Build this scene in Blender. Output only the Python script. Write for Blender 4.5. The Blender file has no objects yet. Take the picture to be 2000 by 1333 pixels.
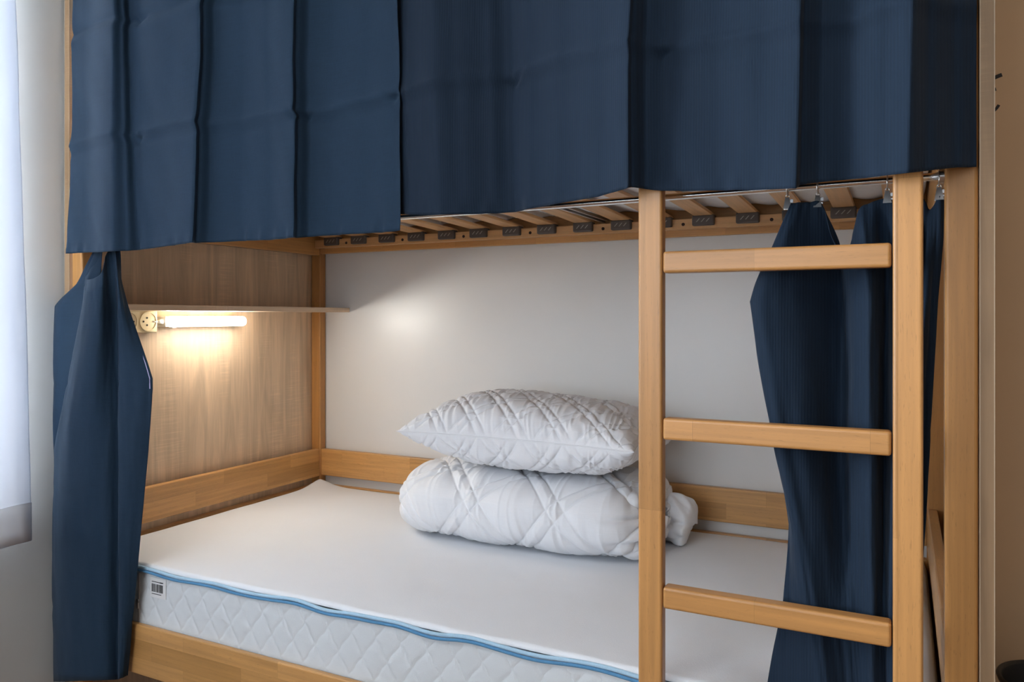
import bpy, bmesh, math, random
import numpy as np
from mathutils import Vector, Matrix
random.seed(4); np.random.seed(4)
S = bpy.context.scene
COL = S.collection

# ------------------------------------------------------------------ camera, world, lights, exposure
CX, CY, CZ = 1.981, -1.308, 1.20           # where the photographer's camera stands
YAW = math.radians(26.85); F = 1507.0; HZ = 620.0
cam = bpy.data.cameras.new('camera'); co = bpy.data.objects.new('camera', cam); COL.objects.link(co)
co.location = (CX, CY, CZ); co.rotation_euler = (math.pi/2, 0, YAW)
cam.sensor_width = 36; cam.lens = F/2000*36; cam.shift_y = -(666.5-HZ)/2000; cam.clip_start = 0.02
S.camera = co
S.view_settings.view_transform = 'Standard'; S.view_settings.look = 'None'
S.view_settings.gamma = 1; S.view_settings.use_curve_mapping = False
S.view_settings.exposure = 0.55
S.cycles.use_denoising = True
S.cycles.max_bounces = 8
w = bpy.data.worlds.new('world'); S.world = w; w.use_nodes = True
bg = w.node_tree.nodes['Background']; bg.inputs[0].default_value = (.75, .87, 1, 1); bg.inputs[1].default_value = 4.0

def area(name, loc, rot, sx, sy, energy, color):
    l = bpy.data.lights.new(name, 'AREA'); l.shape = 'RECTANGLE'; l.size = sx; l.size_y = sy
    l.energy = energy; l.color = color
    o = bpy.data.objects.new(name, l); COL.objects.link(o); o.location = loc; o.rotation_euler = rot
    return o
# daylight entering through the window in the left wall, plus added front and top fills from unseen sources
area('window_daylight', (-.30, -1.10, 1.60), (0, -math.pi/2, 0), 1.7, 1.9, 160, (.88, .94, 1))
area('rear_fill', (.9, -3.35, 1.6), (math.pi/2, 0, 0), 1.8, 1.5, 5, (.97, .98, 1))  # fill added for the front faces; the window behind it is assumed
area('top_fill', (1.0, -1.9, 2.70), (0, 0, 0), 1.2, 1.2, 10, (1, .97, .92))  # added for more light from above; no such lamp is seen

# ------------------------------------------------------------------ helpers
SN, CS = math.sin(YAW), math.cos(YAW)
def wp(u, v, Y):
    """point seen at (u, v) of the photograph, at real depth Y, in metres"""
    a = (u-1000)/F; den = SN*a+CS; t = (Y-CY)/den
    return (CX+(CS*a-SN)*t, Y, CZ+(HZ-v)/F*t)
def wx(u, Y): return wp(u, 0, Y)[0]

def tag(o, label=None, cat=None, group=None, kind=None):
    if label: o['label'] = label
    if cat: o['category'] = cat
    if group: o['group'] = group
    if kind: o['kind'] = kind
    return o
def thing(name, loc, label, cat, group=None, rotz=0):
    o = bpy.data.objects.new(name, None); COL.objects.link(o); o.empty_display_size = .05
    o.location = loc; o.rotation_euler = (0, 0, rotz)
    return tag(o, label, cat, group)
def wpos(o):
    p = Vector(o.location)
    while o.parent: o = o.parent; p = p+Vector(o.location)
    return p
def link(name, me, mat, parent=None, origin=None):
    """me is in world metres; it becomes local to origin (or to its parent)"""
    o = bpy.data.objects.new(name, me); COL.objects.link(o)
    if mat: me.materials.append(mat)
    if parent:
        o.parent = parent; base = wpos(parent)
        me.transform(Matrix.Translation(-base))
    elif origin:
        me.transform(Matrix.Translation(-Vector(origin))); o.location = origin
    return o
def bm_obj(name, bm, mat, parent=None, origin=None, smooth=False):
    bmesh.ops.recalc_face_normals(bm, faces=bm.faces[:])
    me = bpy.data.meshes.new(name); bm.to_mesh(me); bm.free()
    for p in me.polygons: p.use_smooth = smooth
    return link(name, me, mat, parent, origin)
def box(bm, x0, x1, y0, y1, z0, z1, bev=0, seg=2):
    r = bmesh.ops.create_cube(bm, size=1)
    for v in r['verts']:
        v.co = Vector(((x0+x1)/2+v.co.x*(x1-x0), (y0+y1)/2+v.co.y*(y1-y0), (z0+z1)/2+v.co.z*(z1-z0)))
    if bev:
        es = list({e for v in r['verts'] for e in v.link_edges})
        bmesh.ops.bevel(bm, geom=es, offset=bev, segments=seg, affect='EDGES', profile=.5)
def bx(name, x0, x1, y0, y1, z0, z1, mat, parent=None, bev=.003, seg=2, origin=None):
    bm = bmesh.new(); box(bm, x0, x1, y0, y1, z0, z1, bev, seg)
    o = bm_obj(name, bm, mat, parent, origin)
    return o
def cyl(bm, p0, p1, r0, r1=None, n=24):
    p0, p1 = Vector(p0), Vector(p1); r1 = r0 if r1 is None else r1
    d = p1-p0; q = d.to_track_quat('Z', 'Y').to_matrix().to_4x4()
    bmesh.ops.create_cone(bm, cap_ends=True, segments=n, radius1=r0, radius2=r1, depth=d.length,
                          matrix=Matrix.Translation((p0+p1)/2) @ q)
def tube(bm, pts, r, n=10, closed=False):
    pts = [Vector(p) for p in pts]; N = len(pts); rings = []
    up = Vector((0, 0, 1))
    for i, p in enumerate(pts):
        a = pts[(i-1) % N] if (closed or i > 0) else p; b = pts[(i+1) % N] if (closed or i < N-1) else p
        t = (b-a).normalized()
        s = t.cross(up)
        if s.length < 1e-3: s = t.cross(Vector((1, 0, 0)))
        s.normalize(); q = s.cross(t)
        rings.append([bm.verts.new(p+s*r*math.cos(2*math.pi*k/n)+q*r*math.sin(2*math.pi*k/n)) for k in range(n)])
    for i in range(N if closed else N-1):
        A, B = rings[i], rings[(i+1) % N]
        for k in range(n): bm.faces.new((A[k], A[(k+1) % n], B[(k+1) % n], B[k]))
    if not closed:
        bm.faces.new(rings[0][::-1]); bm.faces.new(rings[-1])
def sm(bm, ang=None):
    for f in bm.faces: f.smooth = True
def grid_obj(name, P, mat, parent=None, origin=None, wrap_u=False, wrap_v=False, solid=0, smooth=True, cap=False, offset=0):
    nu, nv = P.shape[:2]
    vs = P.reshape(-1, 3); fs = []
    U = nu if wrap_u else nu-1; V = nv if wrap_v else nv-1
    i, j = np.meshgrid(np.arange(U), np.arange(V), indexing='ij')
    i2, j2 = (i+1) % nu, (j+1) % nv
    fs = np.stack([i*nv+j, i2*nv+j, i2*nv+j2, i*nv+j2], -1).reshape(-1, 4)
    me = bpy.data.meshes.new(name); me.from_pydata(vs.tolist(), [], fs.tolist()); me.update()
    if smooth: me.polygons.foreach_set('use_smooth', [True]*len(me.polygons))
    o = link(name, me, mat, parent, origin)
    if solid:
        m = o.modifiers.new('thickness', 'SOLIDIFY'); m.thickness = solid; m.offset = offset
    return o
def normals(P, wrap_u=False):
    du = np.gradient(P, axis=0); dv = np.gradient(P, axis=1)
    if wrap_u:
        du = (np.roll(P, -1, 0)-np.roll(P, 1, 0))/2
    n = np.cross(du, dv); l = np.linalg.norm(n, axis=-1, keepdims=True); l[l < 1e-12] = 1
    return n/l
def vnoise(x, y, seed=0):
    """smooth value noise, -1..1"""
    xi = np.floor(x).astype(np.int64); yi = np.floor(y).astype(np.int64); fx = x-xi; fy = y-yi
    fx = fx*fx*(3-2*fx); fy = fy*fy*(3-2*fy)
    def h(a, b):
        n = (a*374761393+b*668265263+seed*974711) & 0x7fffffff
        n = ((n ^ (n >> 13))*1274126177) & 0x7fffffff
        n = (n ^ (n >> 16)) & 0xffff
        return n/32767.5-1
    return (h(xi, yi)*(1-fx)+h(xi+1, yi)*fx)*(1-fy)+(h(xi, yi+1)*(1-fx)+h(xi+1, yi+1)*fx)*fy
def fbm(x, y, seed=0, o=3):
    s = 0; a = 1
    for k in range(o): s = s+a*vnoise(x*2**k, y*2**k, seed+k); a *= .5
    return s
def catmull(C, n):
    """resample axis 0 of C (k,...) smoothly, n steps per span"""
    k = C.shape[0]; out = []
    for i in range(k-1):
        p0 = C[max(i-1, 0)]; p1 = C[i]; p2 = C[i+1]; p3 = C[min(i+2, k-1)]
        for j in range(n):
            t = j/n
            out.append(.5*((2*p1)+(p2-p0)*t+(2*p0-5*p1+4*p2-p3)*t*t+(3*p1-p0-3*p2+p3)*t**3))
    out.append(C[-1]); return np.array(out)

# ------------------------------------------------------------------ materials
def nm(name):
    m = bpy.data.materials.new(name); m.use_nodes = True; nt = m.node_tree
    b = nt.nodes['Principled BSDF']; return m, nt, b
def N(nt, t, **k):
    n = nt.nodes.new(t)
    for a, v in k.items(): setattr(n, a, v)
    return n
def bump(nt, b, src, strength, dist=.001):
    n = N(nt, 'ShaderNodeBump'); n.inputs['Strength'].default_value = strength; n.inputs['Distance'].default_value = dist
    nt.links.new(src, n.inputs['Height']); nt.links.new(n.outputs[0], b.inputs['Normal']); return n
def plain(name, col, rough=.5, metal=0, bumpscale=0, bs=.1, coat=0, spec=.5, var=0):
    m, nt, b = nm(name); b.inputs['Base Color'].default_value = (*col, 1); b.inputs['Roughness'].default_value = rough
    b.inputs['Metallic'].default_value = metal; b.inputs['Coat Weight'].default_value = coat
    b.inputs['Specular IOR Level'].default_value = spec
    tc = N(nt, 'ShaderNodeTexCoord'); no = N(nt, 'ShaderNodeTexNoise'); no.inputs['Scale'].default_value = bumpscale or 20
    no.inputs['Detail'].default_value = 4
    nt.links.new(tc.outputs['Object'], no.inputs['Vector'])
    if bumpscale: bump(nt, b, no.outputs[0], bs)
    mx = N(nt, 'ShaderNodeMix', data_type='RGBA'); mx.inputs['Factor'].default_value = .5
    v = var or .04
    rp = N(nt, 'ShaderNodeMapRange'); rp.inputs['To Min'].default_value = 1-v; rp.inputs['To Max'].default_value = 1+v
    n2 = N(nt, 'ShaderNodeTexNoise'); n2.inputs['Scale'].default_value = 3; nt.links.new(tc.outputs['Object'], n2.inputs['Vector'])
    nt.links.new(n2.outputs[0], rp.inputs['Value'])
    vm = N(nt, 'ShaderNodeVectorMath', operation='SCALE'); vm.inputs[0].default_value = col
    nt.links.new(rp.outputs[0], vm.inputs['Scale']); nt.links.new(vm.outputs[0], b.inputs['Base Color'])
    nt.nodes.remove(mx)
    return m
def beech(name, axis, col=(.56, .295, .098), lam=.30, row=.045, seed=0.):
    """lamellated lacquered beech; axis = direction of the grain"""
    m, nt, b = nm(name); L = nt.links.new
    tc = N(nt, 'ShaderNodeTexCoord'); sp = N(nt, 'ShaderNodeSeparateXYZ'); L(tc.outputs['Object'], sp.inputs[0])
    cb = N(nt, 'ShaderNodeCombineXYZ')
    ad = N(nt, 'ShaderNodeMath', operation='ADD')
    if axis == 'x': L(sp.outputs[0], cb.inputs[0]); L(sp.outputs[2], ad.inputs[0]); L(sp.outputs[1], cb.inputs[2])
    if axis == 'y': L(sp.outputs[1], cb.inputs[0]); L(sp.outputs[2], ad.inputs[0]); L(sp.outputs[0], cb.inputs[2])
    if axis == 'z': L(sp.outputs[2], cb.inputs[0]); L(sp.outputs[0], ad.inputs[0]); L(sp.outputs[1], cb.inputs[2])
    ad.inputs[1].default_value = 7.3+seed; L(ad.outputs[0], cb.inputs[1])
    br = N(nt, 'ShaderNodeTexBrick'); L(cb.outputs[0], br.inputs['Vector'])
    br.inputs['Scale'].default_value = 1; br.inputs['Brick Width'].default_value = lam; br.inputs['Row Height'].default_value = row
    br.inputs['Mortar Size'].default_value = .0002; br.offset = .37; br.offset_frequency = 2
    br.inputs['Bias'].default_value = 0
    c = np.array(col)
    br.inputs['Color1'].default_value = (*(c*1.14*np.array([1, 1.0, 1.05])), 1)
    br.inputs['Color2'].default_value = (*(c*.86*np.array([1, .97, .92])), 1)
    br.inputs['Mortar'].default_value = (*(c*.62), 1)
    mp = N(nt, 'ShaderNodeMapping'); mp.inputs['Scale'].default_value = (3.5, 90, 90); L(cb.outputs[0], mp.inputs[0])
    # offset the grain per lamella
    va = N(nt, 'ShaderNodeVectorMath', operation='MULTIPLY_ADD'); L(br.outputs['Color'], va.inputs[0])
    va.inputs[1].default_value = (40, 90, 30); L(mp.outputs[0], va.inputs[2])
    no = N(nt, 'ShaderNodeTexNoise'); no.inputs['Scale'].default_value = 1; no.inputs['Detail'].default_value = 5; no.inputs['Distortion'].default_value = .6
    L(va.outputs[0], no.inputs['Vector'])
    mp2 = N(nt, 'ShaderNodeMapping'); mp2.inputs['Scale'].default_value = (60, 500, 500); L(cb.outputs[0], mp2.inputs[0])
    n2 = N(nt, 'ShaderNodeTexNoise'); n2.inputs['Scale'].default_value = 1; n2.inputs['Detail'].default_value = 2; L(mp2.outputs[0], n2.inputs['Vector'])
    r1 = N(nt, 'ShaderNodeMapRange'); r1.inputs['From Min'].default_value = .3; r1.inputs['From Max'].default_value = .7
    r1.inputs['To Min'].default_value = .84; r1.inputs['To Max'].default_value = 1.1; L(no.outputs[0], r1.inputs['Value'])
    r2 = N(nt, 'ShaderNodeMapRange'); r2.inputs['From Min'].default_value = .62; r2.inputs['From Max'].default_value = .72
    r2.inputs['To Min'].default_value = 1; r2.inputs['To Max'].default_value = .8; L(n2.outputs[0], r2.inputs['Value'])
    mu = N(nt, 'ShaderNodeMath', operation='MULTIPLY'); L(r1.outputs[0], mu.inputs[0]); L(r2.outputs[0], mu.inputs[1])
    vs = N(nt, 'ShaderNodeVectorMath', operation='SCALE'); L(br.outputs['Color'], vs.inputs[0]); L(mu.outputs[0], vs.inputs['Scale'])
    L(vs.outputs[0], b.inputs['Base Color'])
    b.inputs['Roughness'].default_value = .42; b.inputs['Coat Weight'].default_value = .25; b.inputs['Coat Roughness'].default_value = .3
    bump(nt, b, no.outputs[0], .08)
    return m
def oak(name, axis='z', col=(.70, .52, .355)):
    """sonoma-oak laminate: long grain, faint saw marks across it"""
    m, nt, b = nm(name); L = nt.links.new
    tc = N(nt, 'ShaderNodeTexCoord'); sp = N(nt, 'ShaderNodeSeparateXYZ'); L(tc.outputs['Object'], sp.inputs[0])
    cb = N(nt, 'ShaderNodeCombineXYZ')
    o = {'z': (2, 1, 0), 'y': (1, 2, 0)}[axis]
    ad = N(nt, 'ShaderNodeMath', operation='ADD')
    L(sp.outputs[o[0]], cb.inputs[0]); L(sp.outputs[o[1]], ad.inputs[0]); L(sp.outputs[o[2]], ad.inputs[1]); L(ad.outputs[0], cb.inputs[1])
    def noise(scale, det=5, dist=0, sd=0):
        mp = N(nt, 'ShaderNodeMapping'); mp.inputs['Scale'].default_value = scale; mp.inputs['Location'].default_value = (sd, sd, sd)
        L(cb.outputs[0], mp.inputs[0])
        n = N(nt, 'ShaderNodeTexNoise'); n.inputs['Scale'].default_value = 1; n.inputs['Detail'].default_value = det
        n.inputs['Distortion'].default_value = dist; L(mp.outputs[0], n.inputs['Vector']); return n.outputs[0]
    def rng(src, a, b_, c, d):
        r = N(nt, 'ShaderNodeMapRange'); r.inputs['From Min'].default_value = a; r.inputs['From Max'].default_value = b_
        r.inputs['To Min'].default_value = c; r.inputs['To Max'].default_value = d; L(src, r.inputs['Value']); return r.outputs[0]
    def mul(a, c):
        q = N(nt, 'ShaderNodeMath', operation='MULTIPLY'); L(a, q.inputs[0]); L(c, q.inputs[1]); return q.outputs[0]
    g1 = rng(noise((1.5, 17, 1), 5, 2.2), .3, .7, .80, 1.12)
    g2 = rng(noise((9, 190, 1), 3, .6, 5), .4, .75, 1.02, .93)
    br = N(nt, 'ShaderNodeTexBrick'); L(cb.outputs[0], br.inputs['Vector']); br.inputs['Scale'].default_value = 1
    br.inputs['Brick Width'].default_value = 1.15; br.inputs['Row Height'].default_value = .088; br.inputs['Mortar Size'].default_value = 0
    br.inputs['Color1'].default_value = (1.06, 1.06, 1.06, 1); br.inputs['Color2'].default_value = (.9, .9, .9, 1)
    # saw marks: thin lines across the grain, in patches
    saw = noise((240, 9, 1), 2, 0, 9); patch = noise((3, 9, 1), 2, 0, 2)
    sw = rng(saw, .5, .72, 0, .16); pt = rng(patch, .5, .62, 0, 1); sm_ = mul(sw, pt)
    s1 = rng(sm_, 0, 1, 1, 2)
    allm = mul(mul(g1, g2), s1)
    vs = N(nt, 'ShaderNodeVectorMath', operation='SCALE'); vs.inputs[0].default_value = col; L(allm, vs.inputs['Scale'])
    v2 = N(nt, 'ShaderNodeVectorMath', operation='MULTIPLY'); L(vs.outputs[0], v2.inputs[0]); L(br.outputs['Color'], v2.inputs[1])
    L(v2.outputs[0], b.inputs['Base Color']); b.inputs['Roughness'].default_value = .5
    bump(nt, b, allm, .12); return m
def fabric(name, col, scale=1500, bs=.25, rough=.85, sheen=.25, rib=False, slub=.1):
    m, nt, b = nm(name); L = nt.links.new
    tc = N(nt, 'ShaderNodeTexCoord')
    b.inputs['Roughness'].default_value = rough; b.inputs['Sheen Weight'].default_value = sheen; b.inputs['Sheen Roughness'].default_value = .4
    b.inputs['Specular IOR Level'].default_value = .3
    mp = N(nt, 'ShaderNodeMapping'); mp.inputs['Scale'].default_value = (900, 900, 60) if not rib else (420, 420, 6); L(tc.outputs['Object'], mp.inputs[0])
    a = N(nt, 'ShaderNodeTexNoise'); a.inputs['Scale'].default_value = 1; a.inputs['Detail'].default_value = 2; L(mp.outputs[0], a.inputs['Vector'])
    mp2 = N(nt, 'ShaderNodeMapping'); mp2.inputs['Scale'].default_value = (30, 30, 900); L(tc.outputs['Object'], mp2.inputs[0])
    c = N(nt, 'ShaderNodeTexNoise'); c.inputs['Scale'].default_value = 1; c.inputs['Detail'].default_value = 2; L(mp2.outputs[0], c.inputs['Vector'])
    if rib:
        sp = N(nt, 'ShaderNodeSeparateXYZ'); L(tc.outputs['Object'], sp.inputs[0])
        mu = N(nt, 'ShaderNodeMath', operation='MULTIPLY'); L(sp.outputs[0], mu.inputs[0]); mu.inputs[1].default_value = 2*math.pi/.0042
        si = N(nt, 'ShaderNodeMath', operation='SINE'); L(mu.outputs[0], si.inputs[0])
        c = N(nt, 'ShaderNodeMapRange'); c.inputs['From Min'].default_value = -1; c.inputs['To Min'].default_value = .25; c.inputs['To Max'].default_value = .75
        L(si.outputs[0], c.inputs['Value'])
    ad = N(nt, 'ShaderNodeMath', operation='ADD'); L(a.outputs[0], ad.inputs[0]); L(c.outputs[0], ad.inputs[1])
    r = N(nt, 'ShaderNodeMapRange'); r.inputs['From Min'].default_value = .7; r.inputs['From Max'].default_value = 1.3
    r.inputs['To Min'].default_value = 1-slub; r.inputs['To Max'].default_value = 1+slub; L(ad.outputs[0], r.inputs['Value'])
    vs = N(nt, 'ShaderNodeVectorMath', operation='SCALE'); vs.inputs[0].default_value = col; L(r.outputs[0], vs.inputs['Scale'])
    L(vs.outputs[0], b.inputs['Base Color'])
    bump(nt, b, ad.outputs[0], bs, .0006); return m

M = {}
M['bx'] = beech('beech_along_x', 'x'); M['by'] = beech('beech_along_y', 'y')
M['bz'] = beech('beech_along_z', 'z', lam=2.6, row=.5, col=(.45, .215, .060))
M['lx'] = beech('ladder_beech_rung', 'x', col=(.47, .225, .066), lam=.26, row=.09, seed=.03)
M['lz'] = beech('ladder_beech_post', 'z', col=(.49, .24, .074), lam=1.4, row=.5)
M['slat'] = beech('slat_veneer', 'y', col=(.64, .37, .16), lam=3, row=1)
M['slatx'] = beech('ledge_veneer', 'x', col=(.64, .37, .16), lam=3, row=1)
M['oak'] = oak('sonoma_oak'); M['oaky'] = oak('sonoma_oak_shelf', 'y')
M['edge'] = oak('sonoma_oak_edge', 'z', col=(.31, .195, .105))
M['banding'] = plain('edge_banding', (.5, .38, .26), .5)
M['navy'] = fabric('navy_cotton', (.0098, .0285, .0560), sheen=.06)
M['navyrib_shaded'] = fabric('navy_ribbed_cotton_shaded', (.0045, .0150, .0325), rib=True, sheen=.06, slub=.12, bs=.5)  # ribs are real; the darker navy carries the shade at this end
M['hem'] = plain('pale_violet_hem', (.55, .5, .75), .7)
M['white'] = fabric('white_microfibre', (.86, .87, .90), bs=.08, sheen=.1, rough=.75, slub=.02)
M['topper'] = plain('white_felt_topper', (.83, .85, .885), .9, bumpscale=420, bs=.35, spec=.2)
M['tick'] = plain('mattress_ticking', (.71, .745, .77), .8, bumpscale=900, bs=.5)
M['blue'] = fabric('blue_piping', (.10, .27, .47), bs=.3)
M['lblue'] = fabric('light_blue_tape', (.42, .62, .78), bs=.3)
M['label'] = plain('paper_label', (.8, .8, .8), .5); M['ink'] = plain('black_ink', (.03, .03, .035), .6)
M['lam'] = plain('white_laminate', (.76, .75, .735), .33, spec=.5)
M['wallg'] = plain('warm_grey_paint', (.56, .55, .52), .9, bumpscale=160, bs=.06)
M['wallb'] = plain('beige_paint', (.84, .63, .41), .9, bumpscale=160, bs=.06)
M['walld'] = plain('low_bounce_brown', (.30, .24, .19), .9)  # unseen walls, toned dark to cut their bounce onto the curtains
M['ceil'] = plain('ceiling_paint', (.8, .8, .78), .9)
M['chrome'] = plain('chrome', (.80, .78, .75), .16, metal=1); M['clip'] = plain('nickel', (.62, .61, .60), .30, metal=1); M['steel'] = plain('brushed_steel', (.55, .55, .56), .3, metal=1)
M['holder'] = plain('grey_rubber', (.10, .085, .08), .6, bumpscale=300, bs=.3); M['hole'] = plain('drilled_hole', (.03, .015, .01), .9)
M['mark2'] = plain('pale_moulded_mark', (.42, .40, .39), .5); M['mark'] = plain('grey_moulding', (.33, .31, .30), .5)
M['beige'] = plain('beige_plastic', (.72, .62, .40), .35); M['pin'] = plain('socket_hole', (.02, .015, .01), .8)
M['wplastic'] = plain('white_plastic', (.8, .8, .8), .4)
M['black'] = plain('black_plastic', (.012, .012, .013), .45)
M['frame'] = plain('white_window_frame', (.8, .8, .8), .4)
def wood_floor():
    m = beech('floor_boards', 'y', col=(.22, .10, .045), lam=1.2, row=.5); return m
M['floor'] = beech('floor_boards', 'x', col=(.17, .085, .045), lam=1.1, row=.12)
m, nt, b = nm('led_diffuser'); b.inputs['Base Color'].default_value = (.9, .9, .9, 1)
b.inputs['Emission Color'].default_value = (1, .975, .90, 1); b.inputs['Emission Strength'].default_value = 64; M['led'] = m
m, nt, b = nm('sheer_voile'); out = nt.nodes['Material Output']; L = nt.links.new
b.inputs['Base Color'].default_value = (.86, .88, .92, 1); b.inputs['Roughness'].default_value = .9
tr = N(nt, 'ShaderNodeBsdfTranslucent'); tr.inputs[0].default_value = (.86, .89, .95, 1)
mx = N(nt, 'ShaderNodeMixShader'); mx.inputs[0].default_value = .27; L(b.outputs[0], mx.inputs[1]); L(tr.outputs[0], mx.inputs[2]); L(mx.outputs[0], out.inputs[0])
M['voile'] = m
m, nt, b = nm('window_glass'); out = nt.nodes['Material Output']; L = nt.links.new
t_ = N(nt, 'ShaderNodeBsdfTransparent'); g_ = N(nt, 'ShaderNodeBsdfGlossy'); g_.inputs['Roughness'].default_value = .02
fr = N(nt, 'ShaderNodeFresnel'); mx = N(nt, 'ShaderNodeMixShader'); L(fr.outputs[0], mx.inputs[0]); L(t_.outputs[0], mx.inputs[1]); L(g_.outputs[0], mx.inputs[2]); L(mx.outputs[0], out.inputs[0])
M['glass'] = m

# ------------------------------------------------------------------ the room
def struct(name, bm, mat, parent=None):
    o = bm_obj(name, bm, mat, parent)
    if not parent: o['kind'] = 'structure'
    return o
WX0, WX1, WY0, WY1, WH = -.03, 3.6, -3.1, .99, 2.75
def holed(name, axis, c0, c1, a0, a1, h0, h1, z0, z1, mat):
    """wall slab between planes c0..c1 spanning a0..a1 with one window opening"""
    bm = bmesh.new()
    for (p, q, r, s) in ((a0, h0, 0, WH), (h1, a1, 0, WH), (h0, h1, 0, z0), (h0, h1, z1, WH)):
        if axis == 'x': box(bm, c0, c1, p, q, r, s)
        else: box(bm, p, q, c0, c1, r, s)
    return struct(name, bm, mat)
holed('wall_left', 'x', WX0-.12, WX0, WY0, WY1+.1, -2.0, -.14, .67, 2.35, M['wallg'])
holed('wall_front', 'y', WY0-.12, WY0, WX0-.12, WX1+.1, .0, 1.8, .85, 2.35, M['walld'])
bm = bmesh.new(); box(bm, WX0-.12, WX1+.1, WY1, WY1+.1, 0, WH); struct('wall_back', bm, M['wallb'])
bm = bmesh.new(); box(bm, WX1, WX1+.1, WY0-.12, WY1+.1, 0, WH); struct('wall_right', bm, M['walld'])
bm = bmesh.new(); box(bm, WX0-.12, WX1+.1, WY0-.12, WY1+.1, -.08, 0); struct('floor', bm, M['floor'])
bm = bmesh.new(); box(bm, WX0-.12, WX1+.1, WY0-.12, WY1+.1, WH, WH+.08); struct('ceiling', bm, M['ceil'])
def window(name, axis, c, a0, a1, z0, z1):
    r = bpy.data.objects.new(name, None); COL.objects.link(r); r['kind'] = 'structure'; r.empty_display_size = .05
    r.location = (c, (a0+a1)/2, z0) if axis == 'x' else ((a0+a1)/2, c, z0)
    bm = bmesh.new(); t = .06
    for (p, q, u0, u1) in ((a0, a0+t, z0, z1), (a1-t, a1, z0, z1), (a0+t, a1-t, z0, z0+t), (a0+t, a1-t, z1-t, z1), ((a0+a1)/2-.04, (a0+a1)/2+.04, z0+t, z1-t)):
        if axis == 'x': box(bm, c-.03, c+.03, p, q, u0, u1, .004, 1)
        else: box(bm, p, q, c-.03, c+.03, u0, u1, .004, 1)
    bm_obj('window_frame', bm, M['frame'], r)
    bm = bmesh.new()
    if axis == 'x': box(bm, c-.003, c+.003, a0+t, a1-t, z0+t, z1-t)
    else: box(bm, a0+t, a1-t, c-.003, c+.003, z0+t, z1-t)
    bm_obj('pane', bm, M['glass'], r)
window('window_1', 'x', WX0-.07, -2.0, -.14, .67, 2.35)
window('fill_window', 'y', WY0-.07, .0, 1.8, .85, 2.35)  # unseen window, assumed as the opening for the rear fill

# ------------------------------------------------------------------ partitions round the bunk
PH = 2.42
def partition(name, x0, x1, label):
    r = thing(name, ((x0+x1)/2, .48, 0), label, 'panel', 'oak laminate end panels')
    bx('board', x0, x1, -.004, .968, 0, PH, M['oak'], r, 0)
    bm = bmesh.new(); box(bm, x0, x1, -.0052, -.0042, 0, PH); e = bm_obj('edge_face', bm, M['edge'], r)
    bm = bmesh.new(); box(bm, x0, x0+.0012, -.0060, -.0048, 0, PH); box(bm, x1-.0012, x1, -.0060, -.0048, 0, PH)
    bm_obj('edge_banding', bm, M['banding'], r)
    return r
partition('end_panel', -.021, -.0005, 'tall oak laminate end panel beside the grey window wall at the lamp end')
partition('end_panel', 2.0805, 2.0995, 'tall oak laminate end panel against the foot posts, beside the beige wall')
bx('back_panel', .001, 2.0795, .9695, .985, .02, PH, M['lam'], None, 0, origin=(1.04, .977, .02))
tag(bpy.data.objects['back_panel'], 'large smooth white laminate panel behind the bunk with soft lamp glow', 'panel')

# ------------------------------------------------------------------ bunk bed
BL = 2.08; PW = .043; PD = .033; YB = .935
bed = thing('bunk_bed', (1.04, .48, 0), 'beech wood bunk bed frame with exposed slats under its upper berth', 'bunk bed')
for x0 in (0.0005, BL-PW-.0005):
    for y0 in (0, YB):
        bx('post', x0, x0+PW, y0, y0+PD, 0, 1.98, M['bz'], bed, .005, 3)
# lower berth frame
bx('front_rail', PW+.001, BL-PW-.001, -.012, .0018, .308, .432, M['bx'], bed, .003)
bx('back_frame_board', PW, BL-PW, .940, .960, .46, .578, M['bx'], bed, .003)
bx('end_frame_board', .012, .036, PD, YB, .46, .580, M['by'], bed, .003)
bx('end_frame_board', BL-.036, BL-.012, PD, YB, .46, .580, M['by'], bed, .003)
bx('back_rail', PW-.003, BL-PW, .943, .964, .610, .708, M['bx'], bed, .003)
bx('end_rail', .020, PW, PD-.002, YB-.001, .608, .709, M['by'], bed, .003)
bx('end_rail', BL-PW, BL-.020, PD-.002, YB-.001, .608, .709, M['by'], bed, .003)
for z0 in (.40,):
    bx('lower_slat_support', PW+.002, BL-PW-.002, .004, .93, z0-.012, z0+.004, M['slat'], bed, .002)
# upper berth frame
bx('upper_front_rail', PW-.02, BL-PW+.02, -.0005, .024, 1.432, 1.56, M['bx'], bed, .003)
bx('upper_back_rail', PW, BL-PW, .937, .957, 1.436, 1.58, M['bx'], bed, .003)
bx('upper_end_rail', .020, PW, PD, YB-.002, 1.430, 1.55, M['by'], bed, .003)
bx('upper_end_rail', BL-PW, BL-.020, PD, YB-.002, 1.430, 1.55, M['by'], bed, .003)
led = bx('slat_ledge', .0435, BL-.0435, .906, .9365, 1.455, 1.484, M['slatx'], bed, .0015)
bx('slat_ledge', .0435, BL-.0435, .0245, .052, 1.455, 1.484, M['bx'], bed, .0015)
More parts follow.
